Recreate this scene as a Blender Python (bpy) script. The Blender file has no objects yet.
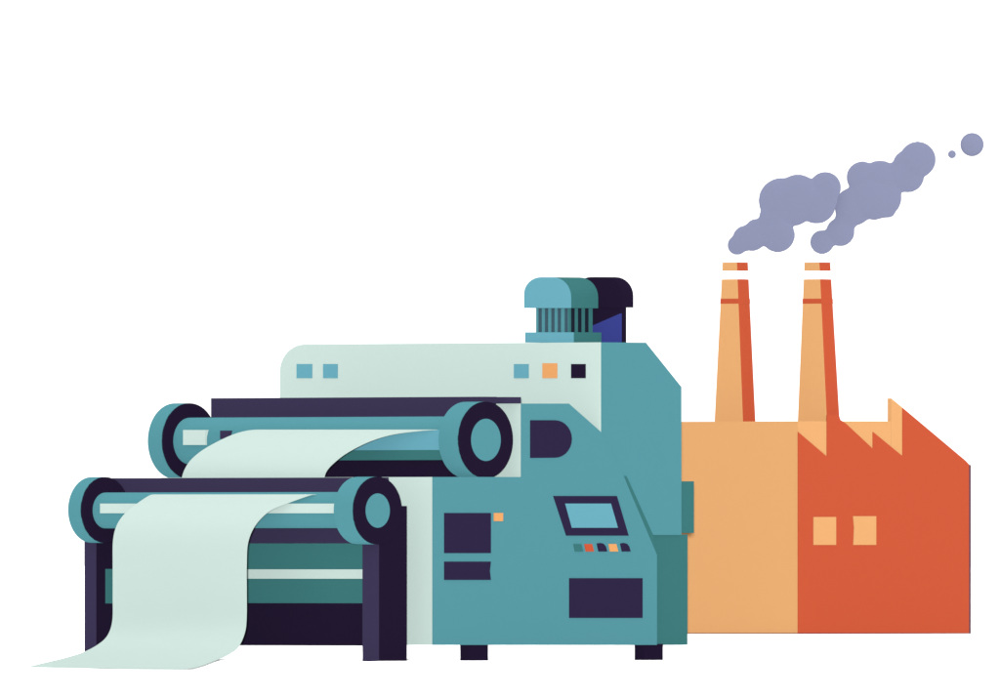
import bpy, bmesh, math, random
from mathutils import Vector

sc = bpy.context.scene
COL = sc.collection

# ------------------------------------------------------------------ camera and sight lines
D = 300.0            # metres from the camera to the front of the machine (long lens)
YH = 560.0           # eye level
CZ = 1.09            # camera height above the floor
CAM = Vector((0.0, -D, CZ))

cam = bpy.data.cameras.new('camera')
cam.sensor_width = 36.0
cam.lens = 36.0 * D / 10.0
cam.shift_y = 0.21
cam.clip_start = 10.0
cam.clip_end = 6000.0
co = bpy.data.objects.new('camera', cam)
co.location = CAM
co.rotation_euler = (math.radians(90), 0, 0)
COL.objects.link(co)
sc.camera = co


def ray(px, py):
    return Vector(((px - 500.0) * 0.01, D, (YH - py) * 0.01))


class Frame:
    """Upright local axes: u runs along the rollers, v runs backwards, z is up."""
    def __init__(self, ox, oy, deg):
        t = math.radians(deg)
        self.o = Vector((ox, oy, 0.0))
        self.A = Vector((math.cos(t), -math.sin(t), 0.0))
        self.B = Vector((math.sin(t), math.cos(t), 0.0))

    def p(self, u, v, z):
        return self.o + self.A * u + self.B * v + Vector((0, 0, z))

    def side(self, u, px, py):
        d = ray(px, py)
        k = (u - (CAM - self.o).dot(self.A)) / d.dot(self.A)
        return CAM + d * k

    def front(self, v, px, py):
        d = ray(px, py)
        k = (v - (CAM - self.o).dot(self.B)) / d.dot(self.B)
        return CAM + d * k

    def loc(self, P):
        q = P - self.o
        return q.dot(self.A), q.dot(self.B), P.z


# ------------------------------------------------------------------ materials
def lin(c):
    c /= 255.0
    return c / 12.92 if c <= 0.04045 else ((c + 0.055) / 1.055) ** 2.4


GAIN = 0.3
MATS = {}


def mat(name, rgb, k=1.0, rough=0.75, spec=0.0, vary=0.006, sss=0.0):
    m = bpy.data.materials.new(name)
    m.use_nodes = True
    nt = m.node_tree
    b = nt.nodes['Principled BSDF']
    col = [min(0.95, lin(c) * k * GAIN) for c in rgb]
    b.inputs['Roughness'].default_value = rough
    b.inputs['Specular IOR Level'].default_value = spec
    b.inputs['Diffuse Roughness'].default_value = 1.0
    tc = nt.nodes.new('ShaderNodeTexCoord')
    nz = nt.nodes.new('ShaderNodeTexNoise')
    nz.inputs['Scale'].default_value = 6.0
    nz.inputs['Detail'].default_value = 4.0
    nt.links.new(tc.outputs['Object'], nz.inputs['Vector'])
    mr = nt.nodes.new('ShaderNodeMapRange')
    mr.inputs['To Min'].default_value = 1.0 - vary
    mr.inputs['To Max'].default_value = 1.0 + vary
    nt.links.new(nz.outputs['Fac'], mr.inputs['Value'])
    mx = nt.nodes.new('ShaderNodeMix')
    mx.data_type = 'RGBA'
    mx.blend_type = 'MULTIPLY'
    mx.inputs['Factor'].default_value = 1.0
    mx.inputs['A'].default_value = (*col, 1)
    nt.links.new(mr.outputs['Result'], mx.inputs['B'])
    nt.links.new(mx.outputs['Result'], b.inputs['Base Color'])
    if sss:
        b.inputs['Subsurface Weight'].default_value = 1.0
        b.inputs['Subsurface Radius'].default_value = (sss, sss, sss)
        b.inputs['Subsurface Scale'].default_value = 1.0
    MATS[name] = m
    return m


MINT = mat('mint_enamel', (207, 228, 221))
PAPER = mat('mint_paper', (207, 228, 221), k=0.95, rough=0.9)
TEAL = mat('teal_enamel', (89, 155, 165), k=0.97)
SEA = mat('sea_green_enamel', (63, 122, 123), k=1.00)
SKY = mat('light_blue_enamel', (110, 178, 195), k=0.96)
PURP = mat('purple_steel', (60, 53, 82), k=1.04)
INK = mat('ink_steel', (34, 25, 48), k=1.05)
PLUM = mat('plum_plastic', (50, 41, 72), k=0.96)
BLUE = mat('royal_blue_enamel', (58, 66, 141), k=1.07)
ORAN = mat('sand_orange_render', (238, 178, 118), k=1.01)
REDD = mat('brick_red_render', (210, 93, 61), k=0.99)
AMBER = mat('amber_plastic', (238, 170, 106), k=1.03)
SLAT = mat('slate_grille', (66, 92, 106))
SLATD = mat('dark_grille', (32, 38, 52))
LAV = mat('lavender_smoke', (148, 153, 184), k=1.0, rough=1.0)
WHITE = mat('white_floor', (250, 250, 250), k=5.0, vary=0.0)
WBAND = mat('white_paint', (250, 250, 250), k=5.0, vary=0.0)
TRIM = mat('mauve_trim', (120, 84, 96))

LAV.node_tree.nodes['Principled BSDF'].inputs['Diffuse Roughness'].default_value = 0.6

# ------------------------------------------------------------------ object helpers
WPOS = {}


def tag(o, label=None, cat=None, group=None, kind=None):
    if label: o['label'] = label
    if cat: o['category'] = cat
    if group: o['group'] = group
    if kind: o['kind'] = kind
    return o


def thing(name, loc, label, cat, group=None):
    o = bpy.data.objects.new(name, None)
    o.empty_display_size = 0.2
    o.location = loc
    COL.objects.link(o)
    WPOS[o.name] = Vector(loc)
    return tag(o, label, cat, group)


def mk(name, verts, faces, m, parent=None, label=None, smooth=False, mi=None):
    """One mesh object from world-space vertices, origin at its own middle."""
    verts = [Vector(v) for v in verts]
    lo = Vector([min(v[i] for v in verts) for i in range(3)])
    hi = Vector([max(v[i] for v in verts) for i in range(3)])
    c = (lo + hi) / 2
    me = bpy.data.meshes.new(name)
    me.from_pydata([v - c for v in verts], [], faces)
    bm = bmesh.new(); bm.from_mesh(me)
    bmesh.ops.recalc_face_normals(bm, faces=bm.faces)
    bm.to_mesh(me); bm.free()
    ms = m if isinstance(m, (list, tuple)) else [m]
    for x in ms: me.materials.append(x)
    if mi:
        for p, i in zip(me.polygons, mi): p.material_index = i
    if smooth:
        for p in me.polygons: p.use_smooth = True
    o = bpy.data.objects.new(name, me)
    COL.objects.link(o)
    if parent is not None:
        o.parent = parent
        o.location = c - WPOS[parent.name]
    else:
        o.location = c
    WPOS[o.name] = c
    if label: o['label'] = label
    return o


def prism_data(poly, ext):
    n = len(poly)
    v = list(poly) + [q + ext for q in poly]
    f = [tuple(range(n)), tuple(range(2 * n - 1, n - 1, -1))]
    for i in range(n):
        j = (i + 1) % n
        f.append((i, j, n + j, n + i))
    return v, f


def prism(name, poly, ext, m, parent=None, label=None, bevel=0.0, mi=None):
    v, f = prism_data(poly, ext)
    o = mk(name, v, f, m, parent, label, mi=mi)
    if bevel:
        b = o.modifiers.new('edge', 'BEVEL')
        b.width = bevel; b.segments = 2; b.limit_method = 'ANGLE'
    return o


def box(fr, u0, u1, v0, v1, z0, z1):
    poly = [fr.p(u0, v0, z0), fr.p(u1, v0, z0), fr.p(u1, v0, z1), fr.p(u0, v0, z1)]
    return poly, fr.B * (v1 - v0)


def arc(cx, cy, rx, ry, a0, a1, n=10):
    return [(cx + rx * math.cos(math.radians(a0 + (a1 - a0) * i / n)),
             cy - ry * math.sin(math.radians(a0 + (a1 - a0) * i / n))) for i in range(n + 1)]


def rect(x0, y0, x1, y1):
    return [(x0, y0), (x1, y0), (x1, y1), (x0, y1)]


M = Frame(-0.67, 0.0, 45.0)          # the machine: origin at the front right corner of its body


def zside(u, px, py): return M.loc(M.side(u, px, py))[2]
def vside(u, px, py=500): return M.loc(M.side(u, px, py))[1]
def ufront(v, px, py=500): return M.loc(M.front(v, px, py))[0]


def zat(u, v, py):
    P = M.p(u, v, 0)
    d = P.y + D
    return CZ + (YH - py) * 0.01 * d / D


# floor levels
Z_STEP = zat(0, 0, 661)              # machine stands 8 cm above the floor the paper spills on

FAC = Frame(2.98 * 1.0193, 5.8, 42.0)   # the factory: origin at the corner between its two walls
Z_FAC = CZ + (YH - 634.3) * 0.01 * (FAC.o.y + D) / D


# ------------------------------------------------------------------ the ground
def sm(t):
    t = max(0.0, min(1.0, t)); return t * t * (3 - 2 * t)


def ground_z(x, y):
    u, v, _ = M.loc(Vector((x, y, 0)))
    z = -0.007 + (Z_STEP + 0.007) * sm((v + 1.32) / 0.42)
    z += (Z_FAC - Z_STEP) * sm((v - 4.2) / 2.2)
    return z


def build_ground():
    xs = [-3000, -900, -300, -100, -40, -20] + [-12 + 0.3 * i for i in range(81)] + [20, 40, 100, 300, 900, 3000]
    ys = [-280, -150, -80, -40, -20] + [-9 + 0.3 * i for i in range(81)] + [25, 40, 80, 200, 600, 1500, 3500]
    vs = [(x, y, ground_z(x, y)) for y in ys for x in xs]
    nx = len(xs); fs = []
    for j in range(len(ys) - 1):
        for i in range(nx - 1):
            a = j * nx + i
            fs.append((a, a + 1, a + nx + 1, a + nx))
    me = bpy.data.meshes.new('ground')
    me.from_pydata(vs, [], fs)
    me.materials.append(WHITE)
    for p in me.polygons: p.use_smooth = True
    o = bpy.data.objects.new('ground', me)
    COL.objects.link(o)
    tag(o, kind='structure')


build_ground()

# ------------------------------------------------------------------ the machine
mach = thing('paper_machine', M.p(-1.9, 1.5, Z_STEP),
             'large teal and mint paper machine with two rollers, two motors and a control screen',
             'machine')


def splate(name, pts, m, th=0.014, u=0.0, parent=None, label=None):
    """A plate lying on the side plane u, standing th proud of it."""
    poly = [M.side(u + th, x, y) for x, y in pts]
    return prism(name, poly, -M.A * (th + 0.01), m, parent or mach, label)


def fplate(name, pts, m, v, th=0.014, parent=None, label=None, back=0.01):
    poly = [M.front(v - th, x, y) for x, y in pts]
    return prism(name, poly, M.B * (th + back), m, parent or mach, label)


U_L = -3.9                                # left end of the lower body
Zb = zside(0, 433, 645)

# lower body: side outline (teal flank) run across the machine, mint front faces
prof = [(433, 645), (433, 477), (521.5, 477), (521.5, 403.6), (569, 403.6), (600.5, 431.5),
        (600.5, 445), (612, 470), (657, 554), (657, 645)]
poly = [M.side(-0.012, x, y) for x, y in prof]
v_, f_ = prism_data(poly, M.A * (U_L + 0.012))
o_body = mk('body', v_, f_, [TEAL, MINT], mach,
            mi=[0, 0, 1, 1, 1, 0, 0, 0, 0, 0, 0, 0])
# teal flank panel that carries the controls
splate('side_panel', prof[:6] + [(612, 452), (624, 477), (657, 555), (657, 645)], TEAL, th=0.0)
# dark seam along the slanting back edge of the flank
splate('seam', [(624, 476), (626.5, 476), (653.5, 536), (657, 554), (655.5, 556)], SEA, th=-0.012)

# rear column: hood with a rounded left shoulder and a chamfered back
v0, v1, v2 = M.loc(M.side(0, 600.5, 400))[1], M.loc(M.side(-0.03, 645, 342.5))[1], M.loc(M.side(-0.03, 680.5, 387))[1]
zt = zat(0, v0, 342.3)
zc = M.side(-0.03, 680.5, 387).z
zb = zat(0, v1, 535)
uL = ufront(v0, 280, 380)


def hood_ring(v, ztop, zbot, u1=-0.016):
    r = 0.36; rz = 0.27; n = 10
    pts = [(uL, zbot)]
    for i in range(n + 1):
        a = math.pi - math.pi / 2 * i / n
        pts.append((uL + r + r * math.cos(a), ztop - rz + rz * math.sin(a)))
    pts += [(u1, ztop), (u1, zbot)]
    return [M.p(u, v, z) for u, z in pts]


rings = [hood_ring(v0 + 0.012, zt, zb), hood_ring(v1, zt, zb), hood_ring(v2, zc, zb)]
n = len(rings[0])
vv = sum(rings, [])
ff = [tuple(range(n)), tuple(range(3 * n - 1, 2 * n - 1, -1))]
for k in range(2):
    for i in range(n):
        j = (i + 1) % n
        ff.append((k * n + i, k * n + j, (k + 1) * n + j, (k + 1) * n + i))
mk('hood', vv, ff, TEAL, mach)
# mint fascia on the hood's front
prism('fascia', hood_ring(v0, zt, zat(0, v0, 440), -0.004), M.B * 0.0115, MINT, mach)
# fascia lights
for (a, b, c, d, m, lab) in ((296.5, 364, 311.5, 378.2, SKY, None), (323, 364, 337, 378.2, SKY, None),
                             (513.8, 364, 528, 378.2, SKY, None), (542.3, 363.2, 556.6, 378.2, AMBER, 'orange square lamp on the mint hood'),
                             (571, 364, 585, 378.2, INK, 'dark square lamp on the mint hood')):
    fplate('indicator', rect(a, b, c, d), m, v0, 0.012, label=lab)

# rear block and box at the back
ub = -0.02
pv0, pv1 = vside(ub, 640, 590), vside(ub, 689, 590)
zlo = zside(ub, 670, 645)
prism('rear_block', *box(M, -3.8, ub - 0.02, pv0, pv1, zlo, zside(ub, 670, 534.5)), SEA, mach)
prism('junction_box', *box(M, -0.62, -0.03, v2 + 0.002, vside(-0.03, 694, 500), zside(-0.03, 688, 533), zside(-0.03, 688, 481.3)), SEA, mach)

# controls on the flank
splate('porthole', [(531, 420.2)] + arc(555, 439, 17, 18.8, 90, -90, 14) + [(531, 458)], PLUM)
splate('hatch', rect(445, 513, 491, 553.2), PLUM)
splate('drawer_front', [(445, 561.6), (491, 561.6), (490, 571), (491, 580), (445, 580)], PLUM)
splate('pilot_lamp', rect(494.6, 513, 503.2, 521.2), AMBER)
splate('access_panel', rect(570, 578.2, 642.7, 618), PLUM)
cp = splate('screen', [(554, 496), (617, 496), (628.8, 535.7), (567, 535.7)], PLUM)
splate('display', [(565.5, 503.6), (611, 503.6), (618, 527.8), (572.2, 527.8)], SKY, th=0.02, parent=cp)
key = [(0.8, 544), (6.5, 544), (8.6, 546.5), (9.4, 551.6), (1.4, 551.6), (0, 546)]
for x0, m, lab, hi in ((574.2, SEA, 'sea green push button', 0), (585, REDD, 'red push button', 0), (597.6, PLUM, 'dark push button', 1),
                       (609.2, AMBER, 'orange push button', 0), (621, PLUM, 'dark push button', 1)):
    pts = [(0.2, 544), (7.2, 544), (9.2, 551.6), (1.6, 551.6)]
    if hi: pts = [(0, 543.6), (3, 543), (6.2, 543.8), (8.4, 546.6), (9.8, 551.6), (1.8, 551.6)]
    splate('push_button', [(x0 + a, b) for a, b in pts], m, th=0.016, label=lab)

# feet
for va, vb, uu in ((vside(-0.03, 470), vside(-0.03, 488), -0.03), (vside(-0.03, 644.5), vside(-0.03, 663), -0.03),
                   (0.1, 0.35, -3.62), (vside(-0.03, 644.5), vside(-0.03, 663), -3.7)):
    if True:
        prism('foot', *box(M, uu - 0.14, uu, va, vb, Z_STEP - 0.01, Zb + 0.004), INK, mach)


# ---- rollers
def ring_pts(u, v, z, r, n=64):
    return [M.p(u, v + r * math.cos(2 * math.pi * i / n), z + r * math.sin(2 * math.pi * i / n)) for i in range(n)]


def cyl(name, u0, u1, v, z, r, m, parent, n=64, label=None):
    a, b = ring_pts(u0, v, z, r, n), ring_pts(u1, v, z, r, n)
    vs = a + b
    fs = [tuple(range(n)), tuple(range(2 * n - 1, n - 1, -1))] + [(i, (i + 1) % n, n + (i + 1) % n, n + i) for i in range(n)]
    o = mk(name, vs, fs, m, parent, label)
    for p in o.data.polygons:
        if len(p.vertices) == 4: p.use_smooth = True
    o.data.set_sharp_from_angle(angle=math.radians(40))
    return o


def annulus(name, u0, u1, v, z, r0, r1, m, parent, n=64):
    a, b = ring_pts(u0, v, z, r0, n), ring_pts(u0, v, z, r1, n)
    c, d = ring_pts(u1, v, z, r0, n), ring_pts(u1, v, z, r1, n)
    vs = a + b + c + d
    fs = []
    for i in range(n):
        j = (i + 1) % n
        fs += [(i, j, n + j, n + i), (2 * n + i, 3 * n + i, 3 * n + j, 2 * n + j),
               (i, 2 * n + i, 2 * n + j, j), (n + i, n + j, 3 * n + j, 3 * n + i)]
    return mk(name, vs, fs, m, parent)


def wheel(uf, th, v, z, R, rh):
    w = cyl('end_wheel', uf - th, uf - 0.012, v, z, R, TEAL, mach)
    annulus('dark_ring', uf - 0.02, uf, v, z, rh, R, INK, w)
    cyl('hub', uf - 0.02, uf - 0.002, v, z, rh, TEAL, w)
    return w


# upper roller
uW = -0.02
Vu = vside(uW, 486, 440); Zu = zside(uW, 486, 439.9); Ru = 0.383
wheel(uW, 0.29, Vu, Zu, Ru, 0.212)
uWL = ufront(Vu, 190, 440)
wl = cyl('end_wheel', uWL - 0.22, uWL - 0.012, Vu, Zu, Ru, TEAL, mach)
annulus('dark_ring', uWL - 0.02, uWL, Vu, Zu, 0.20, Ru, INK, wl)
ro = cyl('roller', uWL - 0.03, uW - 0.2, Vu, Zu, 0.237, TEAL, mach)
vf = Vu - 0.237
fplate('pale_clamp', rect(183, 430, 205, 445), MINT, vf - 0.006, 0.02, parent=ro, back=0.07)
fplate('dark_clamp', rect(220, 430.6, 229, 439), PURP, vf - 0.006, 0.02, parent=ro, back=0.07)
# rail above the upper roller, standing against the step of the body
vs_ = vside(-0.012, 521.5)
rv0 = vs_ - 0.2
grail = prism('guard_rail', *box(M, ufront(rv0, 211, 405), ufront(rv0, 482, 405), rv0, vs_ + 0.01, zat(-1, rv0, 418.5), zat(-1, rv0, 397)), PURP, mach)
prism('rail_end', *box(M, ufront(rv0, 482, 405), ufront(rv0, 506.2, 405), rv0, vs_ + 0.01, zat(0, rv0, 403.2), zat(0, rv0, 397)), PURP, grail)
# blades below the upper roller
vb_ = vf - 0.05


def strip(name, px0, px1, y0, y1, v, d, m, parent=None):
    return prism(name, *box(M, ufront(v, px0, y0), ufront(v, px1, y0), v, v + d, zat(-1.2, v, y1), zat(-1.2, v, y0)), m, parent or mach)


strip('blade', 262, 443.5, 430, 450.2, vb_, 0.05, SKY)
strip('drip_rail', 252, 443.5, 450.3, 460.2, vb_ - 0.002, 0.09, SEA)
strip('tray', 236, 448.5, 460.3, 477.2, Vu - 0.215, 0.3, INK)

# lower roller and its stand
uS = 0.0
Vl = vside(uS, 377.8, 511); Zl = zside(uS, 377.8, 510.6); Rl = 0.338
wheel(uS, 0.285, Vl, Zl, Rl, 0.172)
uSL = ufront(Vl, 105.5, 510)
w2 = cyl('end_wheel', uSL - 0.2, uSL - 0.012, Vl, zat(uSL, Vl, 510), 0.332, TEAL, mach)
annulus('dark_ring', uSL - 0.02, uSL, Vl, zat(uSL, Vl, 510), 0.16, 0.332, INK, w2)
r2 = cyl('roller', uSL - 0.03, uS - 0.2, Vl, (Zl + zat(uSL, Vl, 510)) / 2, 0.181, TEAL, mach)
vl = Vl - 0.181
fplate('highlight_strip', rect(100, 503.6, 334.7, 513.3), MINT, vl - 0.002, 0.012, parent=r2, back=0.06)  # highlight along the roller, put in as a raised mint strip

lv0 = vside(-0.012, 379, 600); lv1 = vside(-0.012, 406.8, 600)
for px_r, top, left in ((379, 506, False), (96.3, 541, True)):
    ur = -0.012 if not left else ufront(lv0, px_r, 600)
    wleg = 0.235 if not left else 0.172
    z1 = zat(ur, lv1, top)
    poly, ext = box(M, ur - wleg, ur, lv0, lv1, Z_STEP - 0.03, z1)
    # front face purple, flank dark
    v_, f_ = prism_data(poly, ext)
    lg = mk('leg', v_, f_, [PURP, INK], mach, mi=[0, 1, 1, 1, 1, 1])
    if left:
        uu = ur
        splate('bracket', rect(106.2, 569, 116, 603.5), SEA, th=0.012, u=uu, parent=lg)
        ull = ur
va = Vl + 0.29
uA0, uA1 = ull - 0.002, -0.012 - 0.235 + 0.06
prism('guard_plate', *box(M, ull - 0.06, uS - 0.2, va, va + 0.06, zat(-2, va, 543.4), zat(-2, va, 477.8)), PURP, mach)


def apron(name, y0, y1, m, dv=0.0):
    prism(name, *box(M, uA0, uA1, va + dv, va + 0.09, zat(-1.4, va, y1), zat(-1.4, va, y0)), m, mach)


apron('apron', 543.5, 603.2, SEA, 0.012)
apron('pale_rail', 569.4, 578.8, MINT, -0.01)
apron('kick_board', 603.3, 645.6, INK, 0.0)

# ---- motors on the hood
vm = v0 + 0.10


def fpoly(v, pts): return [M.front(v, x, y) for x, y in pts]


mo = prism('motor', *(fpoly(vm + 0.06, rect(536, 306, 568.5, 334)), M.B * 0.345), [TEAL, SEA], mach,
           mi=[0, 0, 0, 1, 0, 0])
dome = [(524, 308)] + arc(541, 294, 17, 16.8, 180, 90, 8) + arc(553, 297, 18.2, 19.8, 90, 0, 8) + [(571.2, 308)]
v_, f_ = prism_data(fpoly(vm, dome), M.B * 0.385)
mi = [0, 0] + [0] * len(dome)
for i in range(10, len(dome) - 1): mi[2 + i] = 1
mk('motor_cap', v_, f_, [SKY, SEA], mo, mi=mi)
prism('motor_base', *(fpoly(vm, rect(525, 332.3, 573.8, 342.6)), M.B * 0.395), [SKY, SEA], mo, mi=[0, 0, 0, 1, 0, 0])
for i, x in enumerate((538.2, 544.6, 551, 557.4, 564.4)):
    fplate('fin', rect(x + 0.3, 308.2, x + 2.7, 332.2), SLAT, vm + 0.06, 0.012, parent=mo)
um = ufront(vm + 0.06, 568.5, 320)
for x in (571.8, 578.6, 585.6):
    poly = [M.side(um + 0.012, a, b) for a, b in rect(x + 0.2, 308.2, x + 2.9, 332.2)]
    prism('fin', poly, -M.A * 0.02, SLATD, mo)

vm2 = v0 + 0.50
m2 = prism('motor', *(fpoly(vm2 + 0.03, rect(584, 300, 620, 342.6)), M.B * 0.09), INK, mach, label='dark ink coloured motor behind the light blue one')
dome2 = [(575, 307)] + arc(591, 293, 16, 16, 180, 90, 8) + arc(605, 296, 17.5, 19, 90, 0, 8) + [(622.5, 307.5)]
prism('motor_cap', fpoly(vm2, dome2), M.B * 0.155, INK, m2)
fplate('blue_cover', [(588, 327.5), (620.2, 313.5), (620.2, 342.4), (588, 342.4)], BLUE, vm2 + 0.03, 0.012, parent=m2)


# ------------------------------------------------------------------ the paper
def sheet(name, rows, label, th=0.004, sub=6):
    """rows: (v, y, px left, px right, y right or None). The sheet runs through them, given a thickness."""
    P = []
    def cr(a, b, c, d, t):
        return 0.5 * ((2 * b) + (-a + c) * t + (2 * a - 5 * b + 4 * c - d) * t * t + (-a + 3 * b - 3 * c + d) * t ** 3)
    for i in range(len(rows) - 1):
        a = rows[max(0, i - 1)]; b = rows[i]; c = rows[i + 1]; d = rows[min(len(rows) - 1, i + 2)]
        for s in range(sub):
            t = s / sub
            P.append([cr(a[k], b[k], c[k], d[k], t) for k in range(5)])
    P.append(list(rows[-1]))
    NW = 14
    vs = []
    for v, yl, xl, xr, yr in P:
        L = M.front(v, xl, yl); R = M.front(v, xr, yr)
        for k in range(NW + 1): vs.append(L.lerp(R, k / NW))
    fs = []
    for j in range(len(P) - 1):
        for i in range(NW):
            a = j * (NW + 1) + i
            fs.append((a, a + 1, a + NW + 2, a + NW + 1))
    o = mk(name, vs, fs, PAPER, None, smooth=True)
    s = o.modifiers.new('thickness', 'SOLIDIFY'); s.thickness = th; s.offset = 0
    es = o.modifiers.new('crisp_edge', 'EDGE_SPLIT'); es.split_angle = math.radians(40)
    tag(o, label, 'paper')
    return o


q = vb_ - 0.03
sheet('paper_sheet', [
    (q + 0.03, 429.8, 256, 437, 429.8), (q - 0.03, 430.8, 247, 420, 431), (q - 0.13, 434, 235, 393, 434.6),
    (q - 0.28, 440.5, 220, 370, 441.5), (q - 0.44, 450, 203, 348, 452.5), (q - 0.56, 460, 191, 334, 463),
    (q - 0.63, 470, 184.5, 326.5, 471.5), (q - 0.66, 480, 181.5, 324, 480), (q - 0.67, 492, 180, 323, 492)],
    'short mint paper sheet curving off the upper roller down behind the lower roller')
p0 = Vl - 0.12
sheet('paper_sheet', [
    (p0 + 0.01, 494.6, 156, 316, 494.8), (p0 - 0.04, 495.6, 149.5, 310, 495.4), (p0 - 0.13, 503, 138, 286, 504), (p0 - 0.25, 511.5, 127, 268.5, 512),
    (p0 - 0.38, 524, 117.5, 255, 526), (p0 - 0.45, 540, 113.2, 248, 543), (p0 - 0.47, 565, 112.8, 246.7, 565),
    (p0 - 0.48, 595, 112.8, 246.7, 592), (p0 - 0.49, 621, 112.4, 246.6, 617), (p0 - 0.56, 636, 107.3, 245, 632), (p0 - 0.70, 645, 97.5, 239, 646),
    (p0 - 0.89, 652, 84, 229.5, 653.8), (p0 - 1.16, 658, 65, 212.5, 661.8), (p0 - 1.44, 662.8, 45, 196, 667.6), (p0 - 1.67, 667.2, 27, 180, 669.8)],
    'long mint paper sheet hanging from the lower roller and spilling onto the white floor')


# ------------------------------------------------------------------ the factory
fac = thing('factory', FAC.p(-1.2, 2.0, Z_FAC),
            'small orange and red factory with a sawtooth gable and two chimneys, behind the machine', 'factory')
bp = [(798, 634), (798, 421.3), (916, 421.3), (969.6, 466.5), (969.6, 634)]
body_poly = [FAC.side(0, x, y) for x, y in bp]
fl = FAC.front(0, 640, 500)
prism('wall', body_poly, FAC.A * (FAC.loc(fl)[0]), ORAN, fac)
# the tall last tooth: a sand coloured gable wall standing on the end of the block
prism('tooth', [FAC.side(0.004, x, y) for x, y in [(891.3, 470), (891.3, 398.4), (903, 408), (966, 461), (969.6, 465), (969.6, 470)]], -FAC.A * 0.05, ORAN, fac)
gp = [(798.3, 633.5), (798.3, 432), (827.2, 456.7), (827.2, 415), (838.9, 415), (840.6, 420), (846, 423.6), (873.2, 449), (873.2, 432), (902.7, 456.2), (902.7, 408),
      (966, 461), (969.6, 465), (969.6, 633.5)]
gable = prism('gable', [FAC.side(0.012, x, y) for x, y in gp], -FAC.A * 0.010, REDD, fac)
for pts in (rect(814, 517, 836.2, 545), [(853.6, 516.2), (876.3, 516.2), (876.3, 545), (853.8, 545), (854.6, 528)]):
    prism('window', [FAC.side(0.022, x, y) for x, y in pts], -FAC.A * 0.012, ORAN, fac)
prism('base_trim', [FAC.side(0.02, x, y) for x, y in rect(798, 633.2, 970.4, 634.6)], -FAC.A * 0.012, TRIM, fac)
prism('base_trim', [FAC.front(-0.01, x, y) for x, y in rect(640, 633.2, 798, 634.6)], FAC.B * 0.009, TRIM, fac)
prism('corner_trim', [FAC.side(0.02, x, y) for x, y in rect(969.6, 465, 971.0, 634.4)], -FAC.A * 0.02, TRIM, fac)


def chimney(vf, base, top, zoff_side):
    """A square tapering stack; base / top give left edge, corner and right edge at the roof and at the rim."""
    yb, yt = 424.0, 262.3

    def sect(py):
        t = (421.3 - py) / (421.3 - 279.0)
        l, c, r = [b + (a - b) * t for a, b in zip(top, base)]
        C = FAC.front(vf, c, py)
        u, v, z = FAC.loc(C)
        Lp = FAC.front(vf, l, py)
        Rp = FAC.side(u, r, py)
        ul = FAC.loc(Lp)[0]; vr = FAC.loc(Rp)[1]
        return [FAC.p(ul, vf, z), FAC.p(u, vf, z), FAC.p(u, vr, z), FAC.p(ul, vr, z)]

    def section(name, ya, ybm, mats, mi, parent, grow=0.0):
        a, b = sect(ya), sect(ybm)
        if grow:
            for rr in (a, b):
                c = sum(rr, Vector()) / 4
                for k in range(4): rr[k] = rr[k] + (rr[k] - c).normalized() * grow
        vs = a + b
        fs = [(0, 1, 2, 3), (7, 6, 5, 4)] + [(i, (i + 1) % 4, 4 + (i + 1) % 4, 4 + i) for i in range(4)]
        return mk(name, vs, fs, mats, parent, mi=mi)

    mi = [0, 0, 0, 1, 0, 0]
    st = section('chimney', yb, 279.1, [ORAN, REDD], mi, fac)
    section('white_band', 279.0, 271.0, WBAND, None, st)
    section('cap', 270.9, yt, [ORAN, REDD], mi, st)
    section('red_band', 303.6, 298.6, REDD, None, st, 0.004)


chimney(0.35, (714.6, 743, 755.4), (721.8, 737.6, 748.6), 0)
chimney(0.75, (797.8, 827, 839.6), (803.8, 820.2, 831.2), 0)


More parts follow.
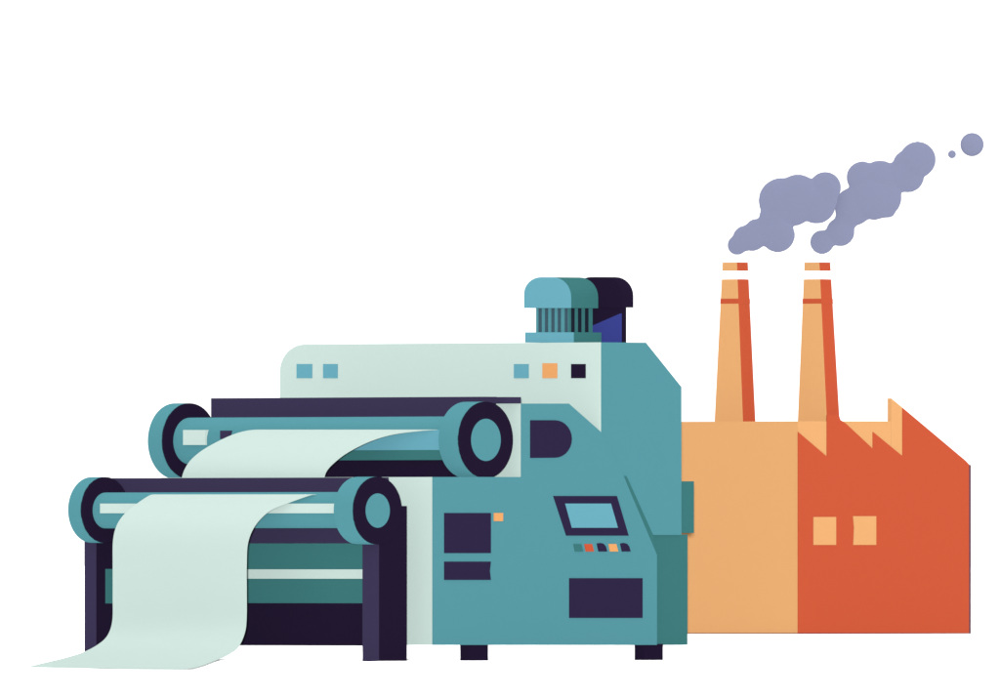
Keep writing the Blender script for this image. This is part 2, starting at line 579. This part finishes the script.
# ------------------------------------------------------------------ the smoke
def puff(name, circles, depth, label, seed):
    rnd = random.Random(seed)
    bm = bmesh.new()
    k = (depth + D) / D
    cs = []
    for cx, cy, r in circles:
        P = CAM + ray(cx, cy) * k
        P.y += rnd.uniform(-0.03, 0.03)
        cs.append((P, r * 0.01 * k))
    c0 = sum((p for p, r in cs), Vector()) / len(cs)
    for P, r in cs:
        g = bmesh.ops.create_icosphere(bm, subdivisions=4, radius=r)
        bmesh.ops.translate(bm, verts=g['verts'], vec=P - c0)
    me = bpy.data.meshes.new(name)
    bm.to_mesh(me); bm.free()
    me.materials.append(LAV)
    for p in me.polygons: p.use_smooth = True
    if len(circles) > 1:
        for vtx in me.vertices: vtx.co.y *= 0.32
    o = bpy.data.objects.new(name, me)
    o.location = c0
    COL.objects.link(o)
    if len(circles) > 1:
        rm = o.modifiers.new('merge', 'REMESH'); rm.mode = 'VOXEL'; rm.voxel_size = 0.012; rm.use_smooth_shade = True
        s = o.modifiers.new('soften', 'SMOOTH'); s.factor = 0.5; s.iterations = 20
    tag(o, label, 'smoke')
    return o


def zc_(x, y, r): return (690 + x / 3.18, 120 + y / 3.18, r / 3.18)


sd = FAC.o.y + 0.4
puff('smoke_plume', [zc_(*t) for t in ((150, 398, 33), (176, 376, 42), (198, 372, 46), (212, 352, 40), (240, 352, 42), (279, 366, 56), (262, 310, 44),
                                        (290, 256, 73), (343, 246, 74), (385, 255, 60), (402, 268, 63), (430, 215, 52), (330, 280, 58), (262, 330, 46), (424, 250, 48))],
     sd, 'lavender smoke plume rising from the left chimney of the factory', 3)
puff('smoke_plume', [zc_(*t) for t in ((420, 388, 40), (478, 356, 47), (500, 312, 40), (520, 275, 62), (548, 182, 52), (604, 190, 63), (585, 248, 70), (606, 246, 68),
                                        (633, 290, 22), (660, 178, 48), (692, 178, 54), (724, 126, 59), (690, 140, 46), (540, 300, 30), (585, 296, 24))],
     sd + 0.1, 'long lavender smoke plume trailing up from the right chimney', 5)
puff('smoke_puff', [zc_(833, 109, 12.5)], sd + 0.1, 'tiny round lavender smoke puff beside the larger ball', 1)
puff('smoke_puff', [zc_(897, 78, 37)], sd + 0.1, 'larger round lavender smoke ball at the far end of the trail', 2)

# ------------------------------------------------------------------ light
w = bpy.data.worlds.new('World')
sc.world = w
w.use_nodes = True
bg = w.node_tree.nodes['Background']
bg.inputs['Color'].default_value = (1, 1, 1, 1)
bg.inputs['Strength'].default_value = 0.92
sun = bpy.data.lights.new('key_lamp', 'SUN')
sun.energy = 5.0
sun.angle = math.radians(1)
so = bpy.data.objects.new('key_lamp', sun)
so.rotation_euler = Vector((0.003, 1.0, -0.007)).to_track_quat('-Z', 'Y').to_euler()
so.location = (-6, -20, 12)
COL.objects.link(so)

sc.view_settings.view_transform = 'Standard'
sc.view_settings.look = 'None'
sc.view_settings.exposure = 0.7
sc.view_settings.gamma = 1.0
sc.view_settings.use_curve_mapping = False
sc.cycles.max_bounces = 8
